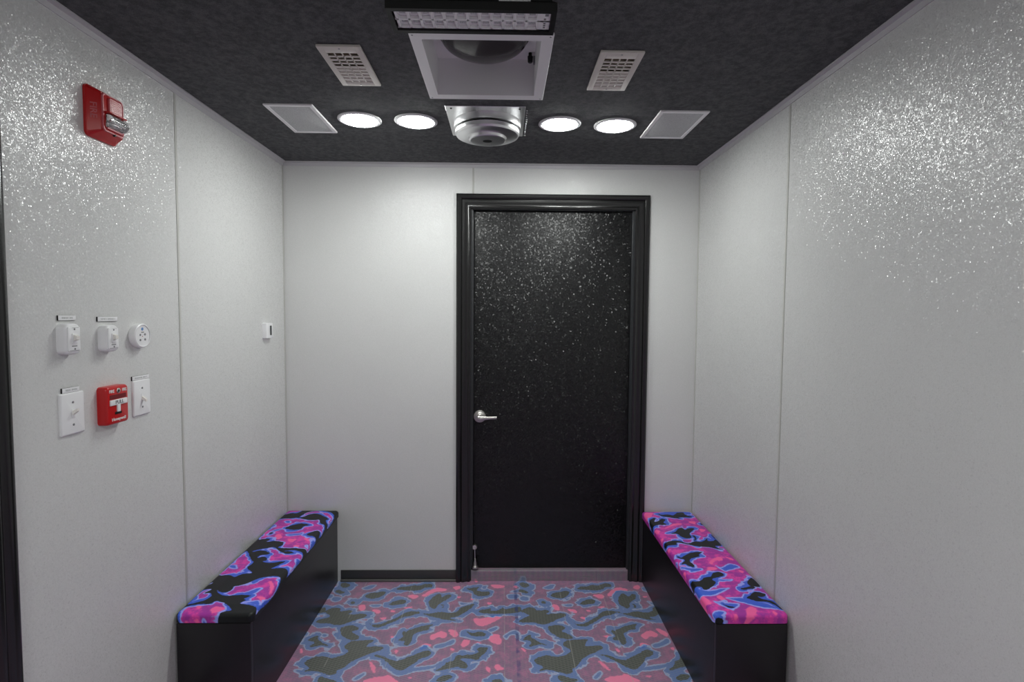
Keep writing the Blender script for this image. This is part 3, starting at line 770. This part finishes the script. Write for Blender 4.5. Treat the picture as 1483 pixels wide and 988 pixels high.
# ---------------------------------------------------------------- wall things, left wall
def plate_switch(y0, y1, z0, z1, label, up):
    w, h = y1-y0, z1-z0
    t = thing('light_switch', label, 'switch', (XL, (y0+y1)/2, (z0+z1)/2), RW, 'flat white toggle switches')
    MB().rrect(w, h, .004, [(0,0),(0,.0035),(.0018,.0058),(.004,.0065)]).build('plate', M['white'], t)
    b = MB(); b.box(-.005, .005, -.012, .012, .0062, .0075, .0006); b.build('bezel', M['white'], t)
    s = 1 if up else -1
    b = MB()
    b.rings([[(x*.0042, s*.001+yy*.005, .0066) for x, yy in ((-1,-1),(1,-1),(1,1),(-1,1))],
             [(x*.0038, s*.008+yy*.0045, .017) for x, yy in ((-1,-1),(1,-1),(1,1),(-1,1))],
             [(x*.0030, s*.010+yy*.0035, .020) for x, yy in ((-1,-1),(1,-1),(1,1),(-1,1))]])
    b.build('toggle', M['iv'], t)
    for q in (-1, 1):
        MB().lathe([(.0032,.0060),(.0032,.0072),(.002,.0078)], 0, q*.030, 12, True, True).build('screw', M['screw'], t)
    return t
plate_switch(1.390, 1.469, 1.124, 1.236, 'flat white toggle switch left of the red pull station', True)
plate_switch(1.663, 1.742, 1.124, 1.236, 'flat white toggle switch right of the red pull station', False)
def box_switch(y0, y1, z0, z1, label):
    w, h = y1-y0, z1-z0
    t = thing('surface_switch', label, 'switch', (XL, (y0+y1)/2, (z0+z1)/2), RW, 'surface-mounted white switches')
    MB().rrect(w, h, .014, [(0,0),(0,.018),(.0012,.022),(.0035,.0245),(.006,.025)]).build('box', M['white'], t)
    MB().rrect(w*.82, h*.80, .005, [(0,.0248),(.0,.0268),(.001,.0275)]).build('inner_plate', M['white'], t)
    MB().box(-w*.32, w*.32, -h*.375, -h*.362, .0272, .0279).build('groove', M['grey'], t)
    MB().box(-w*.12, w*.30, h*.362, h*.370, .0272, .0278).build('groove', M['grey'], t)
    MB().rrect(.017, .028, .003, [(0,.0272),(0,.0292),(.001,.030)], 0, .001).build('rocker_frame', M['white'], t)
    b = MB(); b.rings([[(x*.0055, .004+yy*.008, .0295) for x, yy in ((-1,-1),(1,-1),(1,1),(-1,1))], [(x*.005, .003+yy*.0045, .0375) for x, yy in ((-1,-1),(1,-1),(1,1),(-1,1))]])
    b.build('toggle', M['iv'], t)
    MB().box(.001, .0065, -.003, .002, .0300, .0312, .0004).build('pointer', M['grey'], t)
    MB().box(-.009, .008, -.0195, -.0170, .0272, .0280).build('printed_mark', M['grey'], t)
    for q in (-1, 1):
        MB().lathe([(.0026,.0272),(.0026,.0280),(.0015,.0284)], .001, q*h*.32, 12, True, True).build('screw', M['grey'], t)
    return t
box_switch(1.391, 1.440, 1.338, 1.419, 'boxy white surface-mounted switch above the left toggle plate')
box_switch(1.532, 1.581, 1.336, 1.412, 'boxy white surface-mounted switch above the red pull station')
def sign(y0, y1, z, label):
    w = y1-y0; h = .0135
    o = MB().box(-w/2, w/2, -h/2, h/2, 0, .0030, .0003).build('label_tag', M['dark'], None)
    o.location = (XL, (y0+y1)/2, z); o.rotation_euler = RW
    tag(o, label, 'label', 'small white name strips over the switches')
    MB().box(-w/2+.0012, w/2+.0002, -h/2+.0006, h/2-.0002, .0029, .0038, .0002).build('strip', M['white'], o)
    b = MB(); x = -w/2+.012; rnd = random.Random(int(y0*1000))
    while x < w/2-.010:
        ww = rnd.uniform(.0022, .0034)
        b.box(x, x+ww*.75, -.0022, .0022, .0037, .0040)
        x += ww+(.003 if rnd.random() < .2 else .0006)
    b.build('small_print', M['grille'], o)
sign(1.395, 1.452, 1.4335, 'white name strip above the leftmost boxy switch')
sign(1.529, 1.607, 1.4290, 'white name strip above the boxy switch over the red pull station')
sign(1.399, 1.456, 1.2430, 'white name strip above the flat switch left of the pull station')
sign(1.662, 1.740, 1.2430, 'white name strip above the flat switch right of the pull station')

# round controller
t = thing('round_controller', 'round white wall control with small printed symbols', 'controller', (XL-.0006, 1.693, 1.3755), RW)
MB().lathe([(.033,0),(.0370,.001),(.0385,.014),(.0375,.0195),(.0345,.0215),(.033,.0208),(.0325,.0190),(.0005,.0188)], seg=56, cap0=True, cap1=True).build('body', M['white'], t)
MB().lathe([(.005,.0186),(.005,.0194)], 0, .021, 20, True, True).build('logo', M['blue'], t)
MB().box(-.005, .007, .0095, .0125, .0186, .0193).build('printed_mark', M['grey'], t)
for x, y, r in ((-.010,.003,.0032),(.012,.004,.0036),(-.010,-.013,.0036),(.012,-.012,.0036)):
    b = MB(); b.lathe([(r,.0186),(r,.0196),(r*.6,.0198)], x, y, 16, True, True)
    b.build('button', M['grey'], t)
MB().lathe([(.0012,.0186),(.0012,.0196)], 0, -.002, 10, True, True).build('red_dot', M['red'], t)

# pull station
t = thing('fire_pull_station', 'red fire alarm pull station with white T-shaped handle', 'fire alarm', (XL-.0006, 1.566, 1.180), RW)
w, h = .090, .111; z = .030
MB().rrect(w, h, .010, [(0,0),(0,.018),(.0008,.023),(.003,.0265),(.0055,.0275)]).build('body', M['red'], t)
zf = .0276
MB().box(-.032, .034, .018, .031, zf-.002, zf+.0003).build('recess', M['red_shade'], t)  # flat patch; the shade of the hollow is painted as darker red
b = MB(); b.box(-.033, .035, .0005, .0165, zf-.001, zf+.0035, .0012); b.box(-.0055, .0065, -.020, .002, zf-.001, zf+.0035, .0012)
hb = b.build('handle', M['white'], t)
text('PULL', .0145, hb, M['grey'], .002, .0082, zf+.0038, sx=1.05)
MB().box(-.013, .014, -.027, -.0195, zf-.001, zf+.0008, .0004).build('slot', M['dark'], t)
text('FIRE', .0125, t, M['ink'], -.024, .041, zf+.0002, sx=.90)
text('FIRE', .0125, t, M['ink'], .027, .041, zf+.0002, sx=.80)
MB().lathe([(.0075,zf-.001),(.0075,zf+.001),(.006,zf+.002)], .003, .041, 24, True, True).build('key_lock', M['steel'], t)
MB().lathe([(.0035,zf),(.0035,zf+.0023)], .002, .041, 16, True, True).build('keyhole', M['dark'], t)
text('Honeywell', .0125, t, M['ink'], .002, -.041, zf+.0002, sx=1.05)

# horn strobe
t = thing('fire_horn_strobe', 'red fire horn strobe with clear lens high on the left wall', 'fire alarm', (XL, 1.566, 2.004), RW)
w, h = .118, .140
MB().rrect(w, h, .014, [(0,0),(.0,.006),(.004,.010),(.016,.034),(.018,.036)]).build('base', M['red'], t)
# raised face with pale rim
b = MB()
R1 = [(0,.0350),(0,.0395),(.001,.0405),(.0035,.0405),(.0045,.0385)]
b.rrect(w-.036, h-.036, .012, R1, cap0=True, cap1=False); b.build('rim', M['pred'], t)
MB().rrect(w-.045, h-.045, .009, [(0,.0355),(.0,.0386),(.0005,.0388)]).build('face', M['red'], t)
fx = .005
MB().rrect(.050, .040, .006, [(0,.0385),(0,.0430),(.001,.0442)], fx, .024).build('grille', M['pred'], t)
b = MB()
for k in range(7): b.box(fx-.020, fx+.020, .0105+k*.0045-.0010, .0105+k*.0045+.0010, .0440, .0452)
b.build('grille_ribs', M['red'], t)
MB().box(-.033, .037, -.001, .003, .0385, .0530, .001).build('hood', M['red'], t)
MB().rrect(.064, .038, .004, [(0,.0385),(0,.0405),(.001,.041)], .002, -.021).build('reflector', M['chrome'], t)
b = MB(); b.rings([[(x, -.021+.017*math.cos(a), .0415+.020*math.sin(a)) for a in np.linspace(0, PI, 14)] for x in (-.028,-.026,.030,.032)]); b.build('strobe_lens', M['lens'], t)
b = MB(); b.tube((-.022,-.021,.048),(.026,-.021,.048),.0035,.0035); b.build('flash_tube', M['chrome'], t)
MB().box(-.030, .034, -.0445, -.0395, .0385, .0440, .001).build('lower_lip', M['pred'], t)
MB().lathe([(.0032,.035),(.0032,.0415)], .004, -h/2+.017, 14, True, True).build('screw', M['dark'], t)
# lettering on the bevelled left flank, reading downwards
fl_ = text('FIRE', .022, t, M['pred'], 0, 0, 0, sx=1.1)
ang = math.atan2(.024, .012)
fl_.data.transform(Matrix.Translation((-w/2+.009, .0, .0205)) @ Matrix.Rotation(-ang, 4, 'Y') @ Matrix.Rotation(-PI/2, 4, 'Z'))

# thermostat
t = thing('thermostat', 'small white wall sensor with dark slot display near the room corner', 'thermostat', (XL-.0006, 2.604, 1.362), RW)
MB().rrect(.074, .074, .004, [(0,0),(0,.018),(.001,.0205),(.003,.0215)]).build('body', M['white'], t)
MB().rrect(.020, .046, .003, [(0,.0214),(0,.0220)], .010, .001).build('display', M['jamb'], t)

# ---------------------------------------------------------------- world, camera, view
w = bpy.data.worlds.new('World'); bpy.context.scene.world = w; w.use_nodes = True
w.node_tree.nodes['Background'].inputs[0].default_value = (.5,.5,.5,1); w.node_tree.nodes['Background'].inputs[1].default_value = .0
cam = bpy.data.cameras.new('camera'); co = bpy.data.objects.new('camera', cam); C.objects.link(co)
cam.sensor_width = 36; cam.lens = F_PX/1483*36; cam.clip_start = .02
mm = Matrix((r2, u2, -fwd)).transposed().to_4x4(); mm.translation = CAM
co.matrix_world = mm
sc = bpy.context.scene; sc.camera = co
sc.view_settings.view_transform = 'Standard'; sc.view_settings.look = 'None'
sc.view_settings.exposure = 0.; sc.view_settings.gamma = 1.; sc.view_settings.use_curve_mapping = False
try:
    sc.cycles.max_bounces = 10; sc.cycles.diffuse_bounces = 6; sc.cycles.use_denoising = True
    sc.cycles.caustics_reflective = False; sc.cycles.sample_clamp_indirect = 8
except Exception: pass
